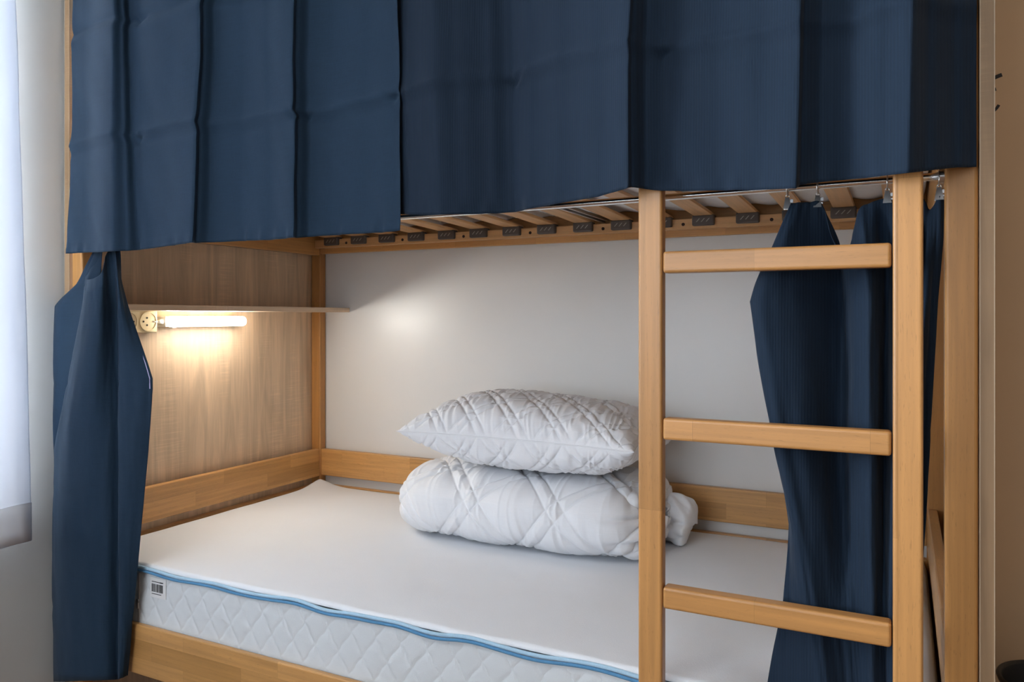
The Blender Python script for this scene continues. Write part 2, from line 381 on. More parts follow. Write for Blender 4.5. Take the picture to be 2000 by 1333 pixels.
# drilled holes along the ledge
for k in (0, 2, 4, 6, 8, 10, 12):
    hx = .127+.1225*k+.063
    bm = bmesh.new(); cyl(bm, (hx, .9052, 1.4685), (hx, .9075, 1.4685), .0048, n=16)
    bm_obj('screw_hole', bm, M['hole'], led)
for k in range(16):
    x = .127+.1225*k
    if x > 2.0: break
    # sprung slat, slightly bowed upwards
    n = 14; prof = []
    P = np.zeros((n+1, 8, 3))
    for i in range(n+1):
        y = .03+(.932-.03)*i/n; zc = 1.4925+.010*math.sin(math.pi*i/n)
        ring = [(-.027, 0), (-.025, -.004), (.025, -.004), (.027, 0), (.027, .002), (.025, .0045), (-.025, .0045), (-.027, .002)]
        for j, (dx, dz) in enumerate(ring): P[i, j] = (x+dx, y, zc+dz)
    sl = grid_obj('slat', P, M['slat'], bed, wrap_v=True, smooth=False)
    bm = bmesh.new(); bm.from_mesh(sl.data); bmesh.ops.holes_fill(bm, edges=[e for e in bm.edges if e.is_boundary], sides=8); bm.to_mesh(sl.data); bm.free()
    h = bx('slat_holder', x-.0315, x+.0315, .893, .9235, 1.4615, 1.4915, M['holder'], sl, .004, 2)
    h.data.materials.append(M['mark2']); bm = bmesh.new(); bm.from_mesh(h.data); nf = len(bm.faces); o_ = wpos(h)
    for q_ in (-.014, 0, .014):
        v_ = [bm.verts.new(Vector((x+q_+a_, .8924, 1.4765+b_))-o_) for a_, b_ in ((-.006, -.005), (-.003, -.005), (.006, .005), (.003, .005))]
        f_ = bm.faces.new(v_); f_.material_index = 1
    bm.to_mesh(h.data); bm.free()
    bx('slat_holder', x-.0315, x+.0315, .035, .066, 1.4615, 1.4915, M['holder'], sl, .004, 2)
# steel cross bar under the mattress between two slats
bm = bmesh.new(); xb = 1.172
box(bm, xb-.010, xb-.004, .03, .93, 1.489, 1.501); box(bm, xb+.002, xb+.010, .03, .93, 1.493, 1.501)
bm_obj('cross_bar', bm, M['steel'], bed)
# ------------------------------------------------------------------ mattresses
mt = thing('lower_mattress', (1.04, .47, .402), 'thick mattress on the lower berth, white topper, blue piping, quilted pale sides', 'mattress')
X0, X1, ZT, ZB = .050, 2.028, .568, .407
# quilted front face
nx, nz = 900, 60
xs = np.linspace(X0, X1, nx); zs = np.linspace(ZB, ZT-.004, nz)
XX, ZZ = np.meshgrid(xs, zs, indexing='ij')
wob = .0015*np.sin(ZZ*190+1)+.003*vnoise(XX*12, ZZ*12, 3)
P1 = .064
def seamd(p, P_): f = (p/P_) % 1; return np.minimum(f, 1-f)*P_
l1 = seamd(XX-ZZ*.80+wob, P1); l2 = seamd(XX+ZZ*.62+wob*.7+.02, P1)
d = np.minimum(l1, l2*1.5)
puff = .0024*(1-np.exp(-(d/.007)))+.0005*fbm(XX*40, ZZ*40, 5)
edge = np.clip((ZZ-ZB)/.03, 0, 1)*np.clip((ZT-ZZ)/.02, 0, 1)
endc = np.minimum(np.clip((XX-X0)/.03, 0, 1), np.clip((X1-XX)/.03, 0, 1))
YY = .0085-.003*np.sqrt(edge)-puff*edge**.5+(1-np.sqrt(1-(1-endc)**2))*.03
P = np.stack([XX, YY, ZZ], -1)
grid_obj('quilted_side', P, M['tick'], mt)
bx('core', X0+.004, X1-.006, .022, .925, ZB-.002, ZT-.012, M['tick'], mt, .012, 3)
# tape + piping along the front top edge
n = 220; q = np.linspace(X0+.005, X1, n)
zw = ZT-.001+.0028*np.sin(q*26+.5)+.002*vnoise(q*14, q*0, 8)
bm = bmesh.new(); tube(bm, [(a, -.0022+.0012*math.sin(a*31), z-.0050) for a, z in zip(q, zw)], .0034, 8); sm(bm)
bm_obj('piping', bm, M['blue'], mt, smooth=True)
bm = bmesh.new(); tube(bm, [(a, .0012, z+.0018) for a, z in zip(q, zw)], .0040, 8)
bm_obj('edge_tape', bm, M['lblue'], mt, smooth=True)
# white topper: a soft slab whose foot end rolls over the edge
nu, nv = 260, 150
us = np.linspace(0, 1, nu); vs_ = np.linspace(0, 1, nv)
U, V = np.meshgrid(us, vs_, indexing='ij')
xl = X0-.003; xr = 2.0365
PX = xl+(xr-xl)*U
frontY = .0030+.0014*np.sin(PX*24)+.001*vnoise(PX*15, PX*0, 2)
PY = frontY+(.930-frontY)*V
PZ = .5795+.0016*fbm(PX*5, PY*5, 11, 3)
# rounded rim
rim = .010
dr = np.minimum(np.minimum((PY-frontY), (.930-PY)), PX-xl)
PZ -= np.where(dr < rim, rim-np.sqrt(np.maximum(rim**2-(rim-dr)**2, 0)), 0)*.8
# raised corner at the head end by the wall
cd = np.hypot(PX-.045, PY-.925); PZ += .020*np.exp(-(cd/.07)**2)
# foot end droops with a crumple
dx = np.clip((PX-(xr-.014))/.014, 0, 1); PZ -= .025*(1-np.sqrt(np.maximum(1-dx**2, 0)))
lump = np.exp(-((PX-2.0)/.022)**2)*np.exp(-((PY-.62)/.13)**2)
PZ += lump*(.022+.012*np.sin(PY*70+PX*40)); 
bmz = PZ-.012
P = np.stack([PX, PY, PZ], -1)
grid_obj('topper', P, M['topper'], mt, solid=.010, offset=-1)
# drooping foot-end face
P = np.zeros((40, 30, 3))
for i in range(40):
    for j in range(30):
        y = .01+.9*i/39; f = j/29
        P[i, j] = (2.024+.012*math.sin(f*math.pi)*(.6+.4*math.sin(y*17))-.004, y, .53-.11*f)
grid_obj('foot_side', P, M['topper'], mt, solid=.003)
# barcode sticker
r = bx('barcode_label', .306, .362, .0020, .0034, .503, .552, M['label'], mt, 0)
bm = bmesh.new(); xx = .3125
rnd = random.Random(2)
while xx < .353:
    wd = rnd.choice((.0006, .0009, .0014)); box(bm, xx, xx+wd, .0011, .0021, .517, .537); xx += wd+rnd.choice((.0012, .0016, .0022))
box(bm, .3125, .3390, .0011, .0021, .5415, .5430); box(bm, .3405, .3530, .0011, .0021, .5410, .5435)
box(bm, .3125, .3460, .0011, .0021, .5115, .5127)
bm_obj('bar_code', bm, M['ink'], r)
bm = bmesh.new(); box(bm, .262, .266, .0005, .0040, .425, .555, .0005, 1); zp = bm_obj('zipper', bm, M['mark'], mt)
bm = bmesh.new(); box(bm, .2615, .2665, -.0025, .0004, .466, .482, .001, 1); cyl(bm, (.264, -.0035, .487), (.264, .0004, .487), .0042, n=16)
bm_obj('zipper_pull', bm, M['clip'], zp)
um = thing('upper_mattress', (1.04, .48, 1.505), 'white mattress of the upper berth seen between the slats', 'mattress')
nu, nv = 120, 60
U, V = np.meshgrid(np.linspace(.05, 2.03, nu), np.linspace(.03, .93, nv), indexing='ij')
sagm = .004*np.cos((U-.127)/.1225*2*np.pi)
P = np.stack([U, V, 1.5155+sagm+.002*fbm(U*9, V*9, 4)+.0*U], -1)
grid_obj('underside', P, M['white'], um, solid=.004, offset=1)
bx('core', .052, 2.028, .032, .928, 1.522, 1.66, M['white'], um, .03, 4)

# ------------------------------------------------------------------ pillow and duvet
def quilt(p, q, P_, slope, gap, A, sig):
    l = []
    for s in (slope, -slope):
        c = math.sqrt(1+s*s)
        a = (p+s*q)/c; Pn = P_/c
        l.append(seamd(a, Pn)); l.append(seamd(a-gap*Pn, Pn))
    d = np.minimum.reduce(l)
    return A*(1-np.exp(-(d/sig)**1.0))-.0022*np.exp(-(d/.0028)**2), d
dv = thing('folded_duvet', (1.08, .69, .58), 'thick white quilted duvet folded into a block on the lower mattress', 'duvet')
a_, b_, c_ = .372, .225, .099
nu, nv = 520, 520          # around, along
th = np.linspace(0, 2*np.pi, nu, endpoint=False)-np.pi/2
sx = np.linspace(-1, 1, nv)
TH, SX = np.meshgrid(th, sx, indexing='ij')
def spow(v, e): return np.sign(v)*np.abs(v)**e
# ease the samples towards the ends
SX = np.sin(SX*np.pi/2)
e = (1-np.abs(SX)**6)**(1/3.2)
tq = np.linspace(0, 2*np.pi, 4001)-np.pi/2
qy = spow(np.cos(tq), 2/2.9); qz = spow(np.sin(tq), 2/2.5)
al = np.concatenate([[0], np.cumsum(np.hypot(np.diff(qy)*b_, np.diff(qz)*c_))]); aa = np.linspace(0, al[-1], nu+1)[:-1]
cy = np.interp(aa, al, qy)[:, None]+0*SX; cz = np.interp(aa, al, qz)[:, None]+0*SX
PX = 1.040+a_*SX*(1-.03*np.sin(TH))
PY = .695-b_*cy*(.12+.88*e)
PZ = .5815+c_+c_*cz*(.10+.90*e)
arc = np.concatenate([[0], np.cumsum(np.hypot(np.diff(-b_*cy[:, nv//2]), np.diff(c_*cz[:, nv//2])))])[:, None]+0*SX
h, dd = quilt(PX+.05, arc, .245, .80, .20, .013, .026)
wr = np.abs(vnoise(PX*62+arc*9+.9*fbm(PX*5, arc*5, 3), arc*5+PX*4.3+1.2*vnoise(PX*7, arc*7, 8), 21))
wr2 = vnoise(PX*30+arc*6+.6*fbm(PX*7, arc*7, 5), arc*4+PX*3.1, 31)
near = np.exp(-dd/.035)
disp = h+(.0034*near+.0005)*(1-2*wr)*np.clip(dd/.004, 0, 1)+.0010*wr2+.0055*fbm(PX*4+arc*2, arc*4-PX*2, 9, 2)
# folded layers show at the foot-side end
rgt = np.clip((SX-.72)/.28, 0, 1)
disp -= rgt*.018*np.exp(-((PZ-.64)/.008)**2)+rgt*.016*np.exp(-((PZ-.70)/.007)**2)
P = np.stack([PX, PY, PZ], -1); Nn = normals(P, True)
ctr = np.array([1.040, .695, .68]); sg = np.sign(np.sum(Nn*(P-ctr), -1, keepdims=True).mean()); 
P = P+Nn*sg*disp[..., None]
# weight of the pillow and the mattress
P[..., 2] = np.maximum(P[..., 2], .5815+.0004*fbm(PX*9, PY*9, 1))
pk = np.exp(-(((P[..., 0]-1.1)/.33)**4+((P[..., 1]-.68)/.2)**4)); P[..., 2] -= np.clip((P[..., 2]-.69)/.07, 0, 1)*pk*.012
grid_obj('duvet_body', P, M['white'], dv, wrap_u=True)
# stacked fold layers showing at the foot-side end
for (zc_, yc_, xr_) in ((.614, .665, .042), (.672, .675, .034), (.728, .670, .030)):
    n1, n2 = 60, 90
    A, B = np.meshgrid(np.linspace(0, 2*np.pi, n1, endpoint=False), np.linspace(0, 1, n2), indexing='ij')
    rd = np.sqrt(np.maximum(1-(2*B-1)**8, 0))
    P = np.stack([1.372+xr_*np.cos(A)*rd*(1+.15*vnoise(B*9, A*.8+zc_*9, 4)), yc_-.125+.30*B, zc_+.028*np.sin(A)*rd*(1+.12*vnoise(B*12, A*.8, 3))], -1)
    P[..., 2] = np.maximum(P[..., 2], .5815)
    grid_obj('fold_layer', P, M['white'], dv, wrap_u=True)
# crumpled corner of the duvet poking out at the back
n1, n2 = 120, 80
A, B = np.meshgrid(np.linspace(0, 2*np.pi, n1, endpoint=False), np.linspace(0, 1, n2), indexing='ij')
rad = np.sqrt(np.maximum(1-np.abs(2*B-1)**16, .0))
ca, sa = np.cos(A), np.sin(A)
cr = 1+.20*vnoise(ca*1.6+9, sa*1.6+B*2.2, 5)+.26*np.abs(vnoise(ca*3+7+B*2, sa*3+B*4, 6))-.18*np.exp(-((np.sin(A)-.15)/.12)**2)
P = np.stack([1.31+.160*B+.012*sa, .80+.060*ca*rad*cr, .655+.060*sa*rad*cr*(1-.1*B)], -1)
P[..., 2] = np.maximum(P[..., 2]-.02*B, .583)
grid_obj('crumpled_corner', P, M['white'], dv, wrap_u=True)

pl = thing('pillow', (1.10, .66, .77), 'plump white quilted pillow lying on top of the folded duvet', 'pillow')
n1, n2 = 420, 300
Sg, Tg = np.meshgrid(np.sin(np.linspace(-1, 1, n1)*np.pi/2), np.sin(np.linspace(-1, 1, n2)*np.pi/2), indexing='ij')
def pillow_side(sign):
    ax, ay = .345, .222
    x = ax*Sg*(1-.10*(1-Tg**2)*np.abs(Sg)**3); y = ay*Tg*(1-.13*(1-Sg**2)*np.abs(Tg)**3)
    prof = np.maximum((1-Sg**2*.98-.02*Sg**8)*(1-Tg**2*.98-.02*Tg**8), 0)
    prof = np.maximum((1-np.abs(Sg)**3.0)*(1-np.abs(Tg)**2.6), 0)**.50
    H = .097 if sign > 0 else .100
    z = sign*H*prof
    P = np.stack([x, y, z], -1); Nn = normals(P)
    Nn = Nn*np.sign((Nn[..., 2:3].mean())*sign)
    q = y+sign*z*.6
    h, dd = quilt(x+.02+(.03 if sign < 0 else 0), q, .125, .85, .25, .0075, .010)
    wr = np.abs(vnoise(x*85+q*16+.8*fbm(x*6, q*6, 3), q*8+1.2*vnoise(x*9, q*9, 8), 41 if sign > 0 else 47))
    rimf = np.clip(prof/.35, 0, 1)
    disp = (h-.004+(.0026*np.exp(-dd/.02)+.001)*(1-2*wr)+.003*fbm(x*9, q*9, 6))*rimf
    P = P+Nn*disp[..., None]
    P[..., 2] += .0035*np.sin(x*160+y*110)*(1-rimf)*np.clip(1-prof/.4, 0, 1)*0
    return P
def place_pillow(P):
    a = math.radians(-2); c, s = math.cos(a), math.sin(a)
    x, y, z = P[..., 0].copy(), P[..., 1].copy(), P[..., 2].copy()
    X = 1.083+c*x-s*y; Y = .665+s*x+c*y
    Z = .884+z-.014*x/.345*np.clip(z/.1, 0, 1)
    return np.stack([X, Y, Z], -1)
top = place_pillow(pillow_side(1)); bot = place_pillow(pillow_side(-1))
# the underside rests on the duvet
bot[..., 2] = np.maximum(bot[..., 2], .781)
P = np.concatenate([top, bot[:, ::-1][:, 1:]], 1)
grid_obj('pillow_body', P, M['white'], pl, wrap_v=False)
# sewn seam cord round the pillow
seam = np.concatenate([top[:, 0], top[-1, 1:], top[::-1, -1][1:], top[0, ::-1][1:-1]])[::4]
bm = bmesh.new(); tube(bm, [tuple(p) for p in seam], .0016, 6, closed=True); bm_obj('pillow_seam', bm, M['white'], pl, smooth=True)

# ------------------------------------------------------------------ shelf, LED batten, sockets on the head panel
sh = bx('wall_shelf', .0005, .155, .035, .9685, 1.2185, 1.2345, M['oaky'], None, .0006, 1, origin=(.078, .5, 1.2185))
tag(sh, 'narrow oak laminate shelf on the head panel above the lit lamp', 'shelf')
lt = thing('led_batten_lamp', (.03, .41, 1.19), 'lit white tubular lamp mounted on the oak panel under the shelf', 'lamp')
ly0, ly1, lz = .262, .566, 1.1870
bx('lamp_base', .0005, .043, ly0-.003, ly1, lz-.0155, lz+.0155, M['wplastic'], lt, .003)
bm = bmesh.new(); prof = [(0, .004), (.004, .0115), (.012, .0155), (1-.0, .0155)]
L_ = ly1-ly0
ring = [(0, .003), (.002, .010), (.007, .0145), (.012, .0155), (L_-.010, .0155), (L_-.004, .0135), (L_, .006)]
pts = []
for (s_, r_) in ring:
    pts.append([bm.verts.new((.044+r_*(.8 if math.cos(2*math.pi*k/20) > 0 else .1)*math.cos(2*math.pi*k/20), ly0+s_, lz+r_*math.sin(2*math.pi*k/20))) for k in range(20)])
for A_, B_ in zip(pts[:-1], pts[1:]):
    for k in range(20): bm.faces.new((A_[k], A_[(k+1) % 20], B_[(k+1) % 20], B_[k]))
bm.faces.new(pts[0]); bm.faces.new(pts[-1][::-1])
bm_obj('diffuser', bm, M['led'], lt, smooth=True)
bm = bmesh.new(); cyl(bm, (.030, ly0-.020, lz), (.030, ly0-.002, lz), .0032, .0090, 16); cyl(bm, (.030, ly0-.036, lz), (.030, ly0-.018, lz), .0026)
bm_obj('cable_plug', bm, M['wplastic'], lt, smooth=True)
bm = bmesh.new(); cyl(bm, (.040, ly0+.03, lz-.0155), (.040, ly0+.03, lz-.0185), .005, n=12); bm_obj('switch', bm, M['wplastic'], lt)
so = thing('double_wall_socket', (.0, .178, 1.187), 'cream double wall socket on the oak panel left of the lamp', 'socket')
sy0, sy1 = .116, .243
bx('housing', .0005, .030, sy0, sy1, 1.155, 1.220, M['beige'], so, .004, 3)
for cyy in (sy0+.032, sy1-.032):
    bm = bmesh.new()
    # recessed round cup with a raised ring
    K = 32; prof = [(.0295, .0300), (.0295, .0330), (.0265, .0330), (.0255, .0308)]
    prof = [(.0285, .0298), (.0285, .0325), (.0255, .0325), (.0245, .0304), (.0, .0304)]
    rr = []
    for (r_, x_) in prof[:-1]:
        rr.append([bm.verts.new((x_, cyy+r_*math.cos(2*math.pi*k/K), 1.1875+r_*math.sin(2*math.pi*k/K))) for k in range(K)])
    for A_, B_ in zip(rr[:-1], rr[1:]):
        for k in range(K): bm.faces.new((A_[k], A_[(k+1) % K], B_[(k+1) % K], B_[k]))
    bm.faces.new(rr[-1])
    cup = bm_obj('socket_cup', bm, M['beige'], so, smooth=False)
    s_ = 1 if cyy > .17 else -1
    for dy, dz in ((-.004*s_, .0105), (-.004*s_, -.0105), (-.0155*s_, 0)):
        bm = bmesh.new(); cyl(bm, (.0302, cyy+dy, 1.1875+dz), (.0312, cyy+dy, 1.1875+dz), .0027, n=14)
        bm_obj('pin_hole', bm, M['pin'], cup)

# ------------------------------------------------------------------ ladder
LD = thing('ladder', (1.775, -.055, 0), 'beech ladder with rounded rungs hooked on the front of the bunk', 'ladder', rotz=0)
DY0, DY1 = -.068, -.044
lx0 = wx(1246, DY0); lx1 = wx(1293, DY0); rx0 = wx(1743.5, DY0); rx1 = wx(1803.5, DY0)
bx('side_post', lx0, lx1, DY0, DY1, 0, 1.64, M['lz'], LD, .0045, 4)
bx('side_post', rx0, rx1, DY0, DY1, 0, 1.64, M['lz'], LD, .0045, 4)
for zc in (1.2902, 1.0165, .739, .463, .187, 1.565):
    bx('rung', lx1+.0005, rx0-.0015, DY0+.001, DY1+.004, zc-.0178, zc+.0178, M['lx'], LD, .0048, 4)

# ------------------------------------------------------------------ curtain rod and clips
RZ, RY = 1.412, .016
rod = thing('curtain_rod', (1.04, RY, RZ), 'thin chrome curtain rod running under the upper berth', 'curtain rod')
bm = bmesh.new(); tube(bm, [(PW+.001+(BL-2*PW-.002)*t/30, RY, RZ-.004*math.sin(math.pi*t/30)*1.0) for t in range(31)], .0060, 16)
bm_obj('tube', bm, M['chrome'], rod, smooth=True)
for x in (PW+.004, BL-PW-.004):
    bm = bmesh.new(); cyl(bm, (x-.0035, RY, RZ), (x+.0035, RY, RZ), .011, n=24); bm_obj('end_bracket', bm, M['clip'], rod)
def clip(x, label, tilt=0.):
    r = thing('curtain_clip', (x, RY, RZ-.014), label, 'clip', 'metal ring clips on the curtain rod')
    bm = bmesh.new()
    tube(bm, [(x, RY+.0105*math.sin(a), RZ-.0035+.0105*math.cos(a)) for a in np.linspace(0, 2*math.pi, 25)[:-1]], .0011, 8, True)
    bm_obj('ring', bm, M['clip'], r, smooth=True)
    bm = bmesh.new(); tube(bm, [(x+.003*math.sin(a), RY, RZ-.0165+.0045*math.cos(a)) for a in np.linspace(0, 2*math.pi, 17)[:-1]], .0009, 6, True)
    bm_obj('swivel', bm, M['clip'], r, smooth=True)
    bm = bmesh.new()
    for sy in (-1, 1):
        z0, z1 = RZ-.036, RZ-.017
        v = [bm.verts.new(p) for p in ((x-.003, RY+sy*.001, z1), (x+.003, RY+sy*.001, z1), (x+.0062, RY+sy*.0035, z0), (x-.0062, RY+sy*.0035, z0),
                                       (x-.003, RY+sy*.0022, z1), (x+.003, RY+sy*.0022, z1), (x+.0062, RY+sy*.0050, z0), (x-.0062, RY+sy*.0050, z0))]
        for f in ((0, 1, 2, 3), (7, 6, 5, 4), (0, 4, 5, 1), (1, 5, 6, 2), (2, 6, 7, 3), (3, 7, 4, 0)): bm.faces.new([v[i] for i in f])
    bm_obj('clamp', bm, M['clip'], r)
    bm = bmesh.new(); box(bm, x+.004, x+.009, RY-.001, RY+.001, RZ-.026, RZ-.020, .0005, 1); box(bm, x+.004, x+.008, RY-.001, RY+.001, RZ-.031, RZ-.028, .0005, 1)
    bm_obj('lever', bm, M['steel'], r)
clip(wx(1538, RY), 'metal ring clip at the left corner of the navy curtain behind the ladder')
clip(wx(1597, RY), 'metal ring clip second from the left, holding the curtain behind the ladder')
clip(wx(1733, RY), 'metal ring clip just left of the ladder\'s right post')
clip(wx(1834, RY), 'metal ring clip in the gap between ladder and foot post')
clip(.150, 'metal ring clip above the gathered curtain at the lamp end')

# ------------------------------------------------------------------ navy curtains
def hang(name, nodes, pk_, mat, label, ztop, flip=0, seed=0):
    """long flat curtain; nodes = (u at hem, u at z=2.05, hem v, offset Y) along its width"""
    nod = np.array(nodes, float)
    # dense parameter with sharp creases kept
    seg = 16; tt = np.arange(len(nod)); T = np.linspace(0, len(nod)-1, (len(nod)-1)*seg+1)
    ub = np.interp(T, tt, nod[:, 0]); ut = np.interp(T, tt, nod[:, 1])
    vbm = np.interp(T, tt, nod[:, 2])
    # smooth depth between nodes except at creases: blend linear with cosine
    fr = T-np.floor(T); lo = np.clip(np.floor(T).astype(int), 0, len(nod)-1); hi = np.clip(lo+1, 0, len(nod)-1)
    k = fr; ks = k*k*(3-2*k); kk = .45*k+.55*ks
    Y = nod[lo, 3]*(1-kk)+nod[hi, 3]*kk
    nz = 170; rows = []
    zb = np.array([wp(a, b, y)[2] for a, b, y in zip(ub, vbm, Y)])
    for j in range(nz):
        f = j/(nz-1)
        z = zb+(ztop-zb)*f
        g = np.clip((z-1.38)/.67, 0, 1.25)
        u = ub+(ut-ub)*g
        base = np.interp(T, tt, nod[:, 3]*0+np.mean(nod[:, 3]))
        y = Y*(1-.0*g)
        # crumple and packing creases
        x0 = np.array([wx(a, b) for a, b in zip(u, y)])
        cz = 0
        for zc, am in ((1.642, .0085), (1.925, -.0075), (2.205, .0075)):
            s = (z-zc-.006*vnoise(x0*7, x0*0+zc*9, 4)-.008*np.sin(x0*6))
            cz = cz+am*np.exp(-(np.abs(s)/.012))
            cz = cz-.35*am*np.exp(-((s+.022)/.012)**2)
            for uc in pk_:
                xd = x0-wx(uc, -.06)
                cz = cz-.012*np.exp(-(xd/.020)**2)*np.exp(-((s+.012-.5*np.abs(xd))/.007)**2)
        hem = .0035*np.exp(-((z-zb-.004)/.018)**2)*vnoise(x0*60, x0*0, 5+seed)
        ln = -.0012*np.exp(-((z-zb-.019)/.0018)**2)
        big = .0075*fbm(x0*4+z*1.6, z*2.2, 12+seed, 2)+.0022*fbm(x0*12+z*5, z*7, 13+seed, 2)
        y = y-cz*.8+hem-ln+big
        rows.append(np.stack([x0, y, z], -1))
    P = np.array(rows).transpose(1, 0, 2)
    o = grid_obj(name, P, mat, None, origin=(float(P[..., 0].mean()), float(P[..., 1].mean()), float(P[..., 2].min())), solid=.0012)
    return tag(o, label, 'curtain')
hang('navy_curtain', [
    (132, 143, 496, -.044), (160, 165, 494, -.050), (218, 222, 491, -.068), (246, 238, 490, -.050), (267, 250, 488, -.032),
    (285, 268, 486, -.040), (377, 392, 474, -.082), (383, 399, 475, -.070), (410, 422, 474, -.046), (470, 475, 471, -.038), (525, 522, 469, -.056), (572, 574, 464, -.082),
    (578, 580, 465, -.070), (604, 604, 463, -.046), (645, 650, 460, -.038), (710, 712, 456, -.048), (768, 762, 452, -.062), (779, 772, 450, -.064)],
    (258, 590, 765), M['navy'], 'flat creased navy blue curtain covering the upper berth above the lamp end', 2.34)
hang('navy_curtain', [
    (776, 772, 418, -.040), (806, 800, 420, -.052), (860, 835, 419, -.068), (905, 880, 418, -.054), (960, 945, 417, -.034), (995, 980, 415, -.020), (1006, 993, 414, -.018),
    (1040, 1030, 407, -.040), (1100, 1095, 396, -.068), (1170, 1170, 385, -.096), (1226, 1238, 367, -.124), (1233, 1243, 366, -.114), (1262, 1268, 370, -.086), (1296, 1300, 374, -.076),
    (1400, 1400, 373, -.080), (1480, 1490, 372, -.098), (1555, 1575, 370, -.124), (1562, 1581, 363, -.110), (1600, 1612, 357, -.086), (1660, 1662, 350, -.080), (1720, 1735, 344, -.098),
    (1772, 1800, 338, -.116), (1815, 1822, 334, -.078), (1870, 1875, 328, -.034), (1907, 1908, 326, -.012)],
    (985, 1300), M['navyrib_shaded'], 'ribbed navy blue curtain covering the upper berth above the ladder', 2.34, seed=7)

def sheet(name, cols, mat, label, nu=9, nv=14, parent=None, seed=0, wr=.0016):
    C = np.array([[wp(*p) for p in c] for c in cols])          # (ncol, nrow, 3)
    C = catmull(C, nu).transpose(1, 0, 2)
    k_ = C.shape[0]; tq = np.linspace(0, k_-1, (k_-1)*nv+1); i0 = np.minimum(tq.astype(int), k_-2); fq = (tq-i0)[:, None, None]
    C = (.3*catmull(C, nv)+.7*(C[i0]*(1-fq)+C[i0+1]*fq)).transpose(1, 0, 2)
    Nn = normals(C)
    s = np.arange(C.shape[0])[:, None]/nu+0*C[..., 0]; z = C[..., 2]
    C = C+Nn*(wr*fbm(s*2.2, z*9, seed)+.0*z)[..., None]
    for zc in (.445, .745, 1.03):
        C = C+Nn*(.0022*np.exp(-np.abs(z-zc-.004*vnoise(s*2, z*0, 3))/.006))[..., None]
    o = grid_obj(name, C, mat, None, origin=(float(C[..., 0].mean()), float(C[..., 1].mean()), float(C[..., 2].min())), solid=.0012)
    return tag(o, label, 'curtain'), C
def col(us, vs, ys): return [(a, b, c) for a, b, c in zip(us, vs, ys)]
V = [484, 545, 600, 740, 880, 1100, 1332]
lc = [
    col([186, 150, 105, 103, 101, 108, 112], [486, 555, 600, 740, 880, 1100, 1331], [-.004, -.020, -.026, -.026, -.024, -.020, -.016]),
    col([190, 160, 122, 112, 106, 111, 114], [484, 552, 600, 740, 880, 1100, 1331], [-.004, -.022, -.032, -.036, -.030, -.022, -.018]),
    col([200, 196, 186, 160, 128, 122, 124], [482, 548, 600, 740, 880, 1100, 1331], [-.006, -.014, -.012, -.014, -.016, -.016, -.016]),
    col([182, 172, 164, 140, 112, 106, 108], [515, 552, 600, 740, 880, 1100, 1332], [-.008, -.040, -.048, -.050, -.046, -.042, -.038]),
    col([167, 164, 160, 133, 107, 104, 107], [541, 565, 600, 740, 880, 1100, 1332], [-.020, -.060, -.064, -.066, -.064, -.060, -.056]),
    col([178, 176, 174, 150, 126, 124, 126], [546, 570, 605, 740, 880, 1100, 1332], [-.060, -.080, -.086, -.090, -.086, -.080, -.074]),
    col([198, 198, 197, 185, 172, 170, 170], [532, 560, 600, 740, 880, 1100, 1330], [-.060, -.076, -.084, -.086, -.080, -.076, -.072]),
    col([206, 210, 214, 212, 210, 208, 206], [500, 550, 600, 740, 880, 1100, 1329], [-.024, -.048, -.056, -.060, -.058, -.060, -.060]),
    col([216, 224, 229, 231, 232, 231, 230], [486, 548, 600, 740, 880, 1100, 1328], [-.006, -.036, -.040, -.040, -.038, -.036, -.034]),
    col([222, 228, 232, 234, 235, 234, 233], [484, 548, 600, 740, 880, 1100, 1327], [-.004, -.042, -.054, -.058, -.056, -.052, -.048]),
    col([228, 232, 240, 262, 262, 252, 241], [484, 548, 600, 740, 880, 1100, 1324], [-.002, -.036, -.046, -.054, -.050, -.044, -.040]),
    col([235, 236, 251, 298, 290, 270, 250], [484, 545, 600, 740, 880, 1100, 1320], [.000, -.012, -.022, -.034, -.032, -.028, -.024]),
]
lo_, LC = sheet('gathered_curtain', lc, M['navy'], 'gathered navy curtain hanging down beside the lamp end of the lower berth', seed=3)
# pale stitched hem line on its free edge
seg = LC[-2, :]; zsel = [p for p in seg if 1.02 < p[2] < 1.235]
bm = bmesh.new(); tube(bm, [(p[0]-.003, p[1]-.0022, p[2]) for p in zsel], .0010, 6)
hm = bm_obj('hem_seam', bm, M['hem'], lo_); hm.matrix_parent_inverse = Matrix.Identity(4)
tag(hm, 'pale violet stitched hem line')

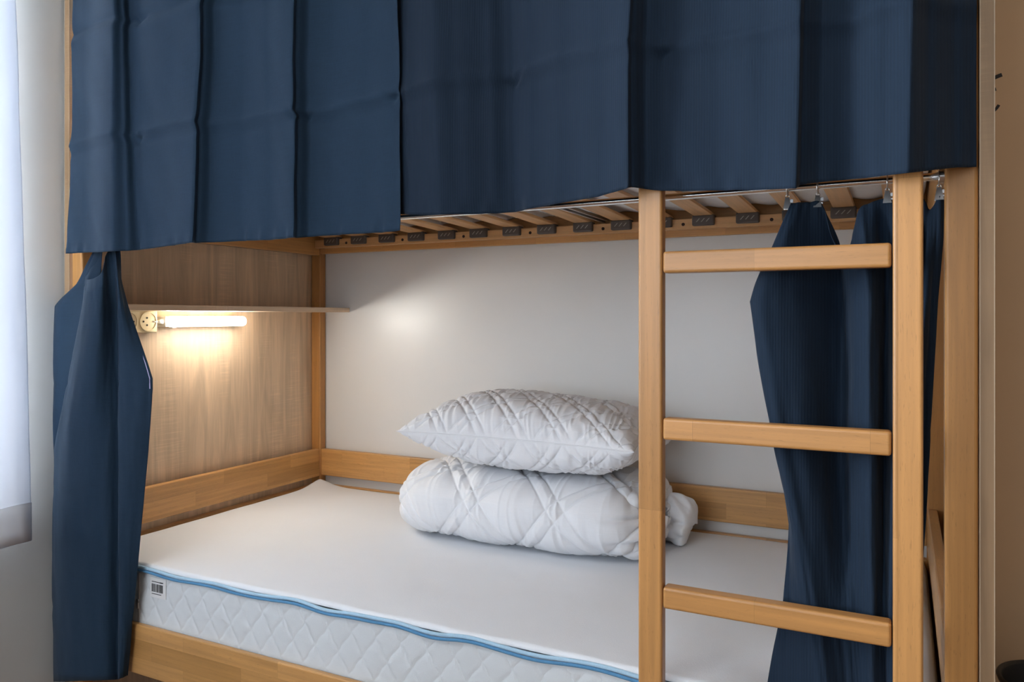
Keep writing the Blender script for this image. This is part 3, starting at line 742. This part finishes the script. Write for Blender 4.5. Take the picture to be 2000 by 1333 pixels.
VR = [397, 470, 590, 880, 1024, 1180, 1333, 1730]
def rc(us, ys, top=None):
    v = list(VR); 
    if top: v[0] = top
    if top and top > 465: v[1] = top+45
    return col(us, v, ys)
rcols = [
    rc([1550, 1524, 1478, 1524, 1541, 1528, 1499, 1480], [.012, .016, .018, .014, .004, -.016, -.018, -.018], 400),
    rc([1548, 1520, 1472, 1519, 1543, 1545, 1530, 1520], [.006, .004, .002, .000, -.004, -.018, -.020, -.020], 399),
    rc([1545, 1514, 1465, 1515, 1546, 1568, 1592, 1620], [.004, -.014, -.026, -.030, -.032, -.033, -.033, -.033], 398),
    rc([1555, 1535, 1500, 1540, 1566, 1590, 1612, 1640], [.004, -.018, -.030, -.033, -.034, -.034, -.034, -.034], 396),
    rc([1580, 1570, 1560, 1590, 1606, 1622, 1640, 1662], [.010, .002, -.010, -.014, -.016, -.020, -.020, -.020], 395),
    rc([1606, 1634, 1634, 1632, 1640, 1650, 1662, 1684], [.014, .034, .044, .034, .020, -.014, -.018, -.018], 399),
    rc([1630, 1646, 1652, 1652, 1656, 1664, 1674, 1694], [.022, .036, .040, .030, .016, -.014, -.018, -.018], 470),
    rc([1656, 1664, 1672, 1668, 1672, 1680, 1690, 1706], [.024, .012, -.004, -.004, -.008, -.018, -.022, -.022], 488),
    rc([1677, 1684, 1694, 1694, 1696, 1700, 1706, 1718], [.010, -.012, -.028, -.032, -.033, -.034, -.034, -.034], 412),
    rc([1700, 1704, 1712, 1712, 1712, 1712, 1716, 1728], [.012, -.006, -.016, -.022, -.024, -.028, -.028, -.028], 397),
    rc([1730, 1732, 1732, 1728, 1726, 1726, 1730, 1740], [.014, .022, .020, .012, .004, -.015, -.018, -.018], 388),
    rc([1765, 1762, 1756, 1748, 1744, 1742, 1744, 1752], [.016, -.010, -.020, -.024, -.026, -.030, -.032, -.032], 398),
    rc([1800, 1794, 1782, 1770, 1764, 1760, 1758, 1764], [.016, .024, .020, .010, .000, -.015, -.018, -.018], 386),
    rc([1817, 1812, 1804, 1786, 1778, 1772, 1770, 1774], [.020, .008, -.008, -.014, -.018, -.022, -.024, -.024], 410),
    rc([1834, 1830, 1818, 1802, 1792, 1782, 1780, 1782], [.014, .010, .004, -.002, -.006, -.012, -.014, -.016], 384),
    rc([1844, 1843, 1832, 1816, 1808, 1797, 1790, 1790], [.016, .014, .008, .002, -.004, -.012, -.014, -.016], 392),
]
sheet('gathered_curtain', rcols, M['navyrib_shaded'], 'gathered navy curtain hanging from clips behind the ladder', seed=9)  # same cloth as the lamp end, its shade put into the darker navy

# ------------------------------------------------------------------ sheer curtain on the window wall
nu, nv = 160, 90
U, V = np.meshgrid(np.linspace(0, 1, nu), np.linspace(0, 1, nv), indexing='ij')
y = -.128-.80*U-.030*V*(1-U)*0
zb = .640+.004*np.sin(U*30); z = zb+(2.42-zb)*V
y = y+(-.055*V)*(1-U)**2                      # the free edge leans away towards the top
x = .035+.016*np.sin(U*26+.6*np.sin(V*3))*(1-.2*V)+.004*fbm(U*14, V*5, 3)
P = np.stack([x, y, z], -1)
sc_ = grid_obj('sheer_curtain', P, M['voile'], None, origin=(.035, -.5, .64), solid=.0006)
tag(sc_, 'white sheer curtain hanging on the grey wall at the window', 'curtain')
P2 = P[:, :4].copy(); P2[..., 0] += .0025
for j in range(4): P2[:, j, 2] = P[:, 0, 2]+.002+.095*j/3
hb = grid_obj('hem_band', P2, M['voile'], None, solid=.0006); 
hb.data.transform(Matrix.Translation(-Vector((.035, -.5, .64)))); hb.parent = sc_

# ------------------------------------------------------------------ beyond the foot panel: bin and wall drawing
bn = thing('waste_bin', (2.285, .74, 0), 'round black waste bin on the floor by the beige wall', 'bin')
bm = bmesh.new(); K = 48; prof = [(.085, 0), (.090, .004), (.108, .380), (.113, .387), (.113, .395), (.108, .399), (.104, .393), (.087, .010), (.0, .010)]
rr = []
for (r_, z_) in prof[:-1]:
    rr.append([bm.verts.new((2.285+r_*math.cos(2*math.pi*k/K), .74+r_*math.sin(2*math.pi*k/K), z_)) for k in range(K)])
for A_, B_ in zip(rr[:-1], rr[1:]):
    for k in range(K): bm.faces.new((A_[k], A_[(k+1) % K], B_[(k+1) % K], B_[k]))
bm.faces.new(rr[0]); bm.faces.new(rr[-1])
bm_obj('bin_body', bm, M['black'], bn, smooth=True)
bm = bmesh.new(); tube(bm, [(2.285+.111*math.cos(a), .74+.111*math.sin(a), .395) for a in np.linspace(0, 2*math.pi, 49)[:-1]], .005, 8, True)
bm_obj('rim', bm, M['black'], bn, smooth=True)
wd = thing('wall_drawing', (2.3, WY1-.001, 1.65), 'short black painted strokes on the beige wall beside the foot panel', 'wall drawing')
for pts_, r_ in (([(1930, 158), (1942, 152), (1949, 149), (1957, 146)], .0048), ([(1930, 178), (1938, 176), (1945.5, 174)], .0042), ([(1930, 226), (1941, 217), (1947, 211), (1951, 205)], .0035)):
    bm = bmesh.new(); pw = [wp(a, b_, WY1-.0008) for a, b_ in pts_]
    tube(bm, pw, r_, 8)
    for v in bm.verts: v.co.y = WY1-.0008+(v.co.y-(WY1-.0008))*.12
    bm_obj('stroke', bm, M['ink'], wd)
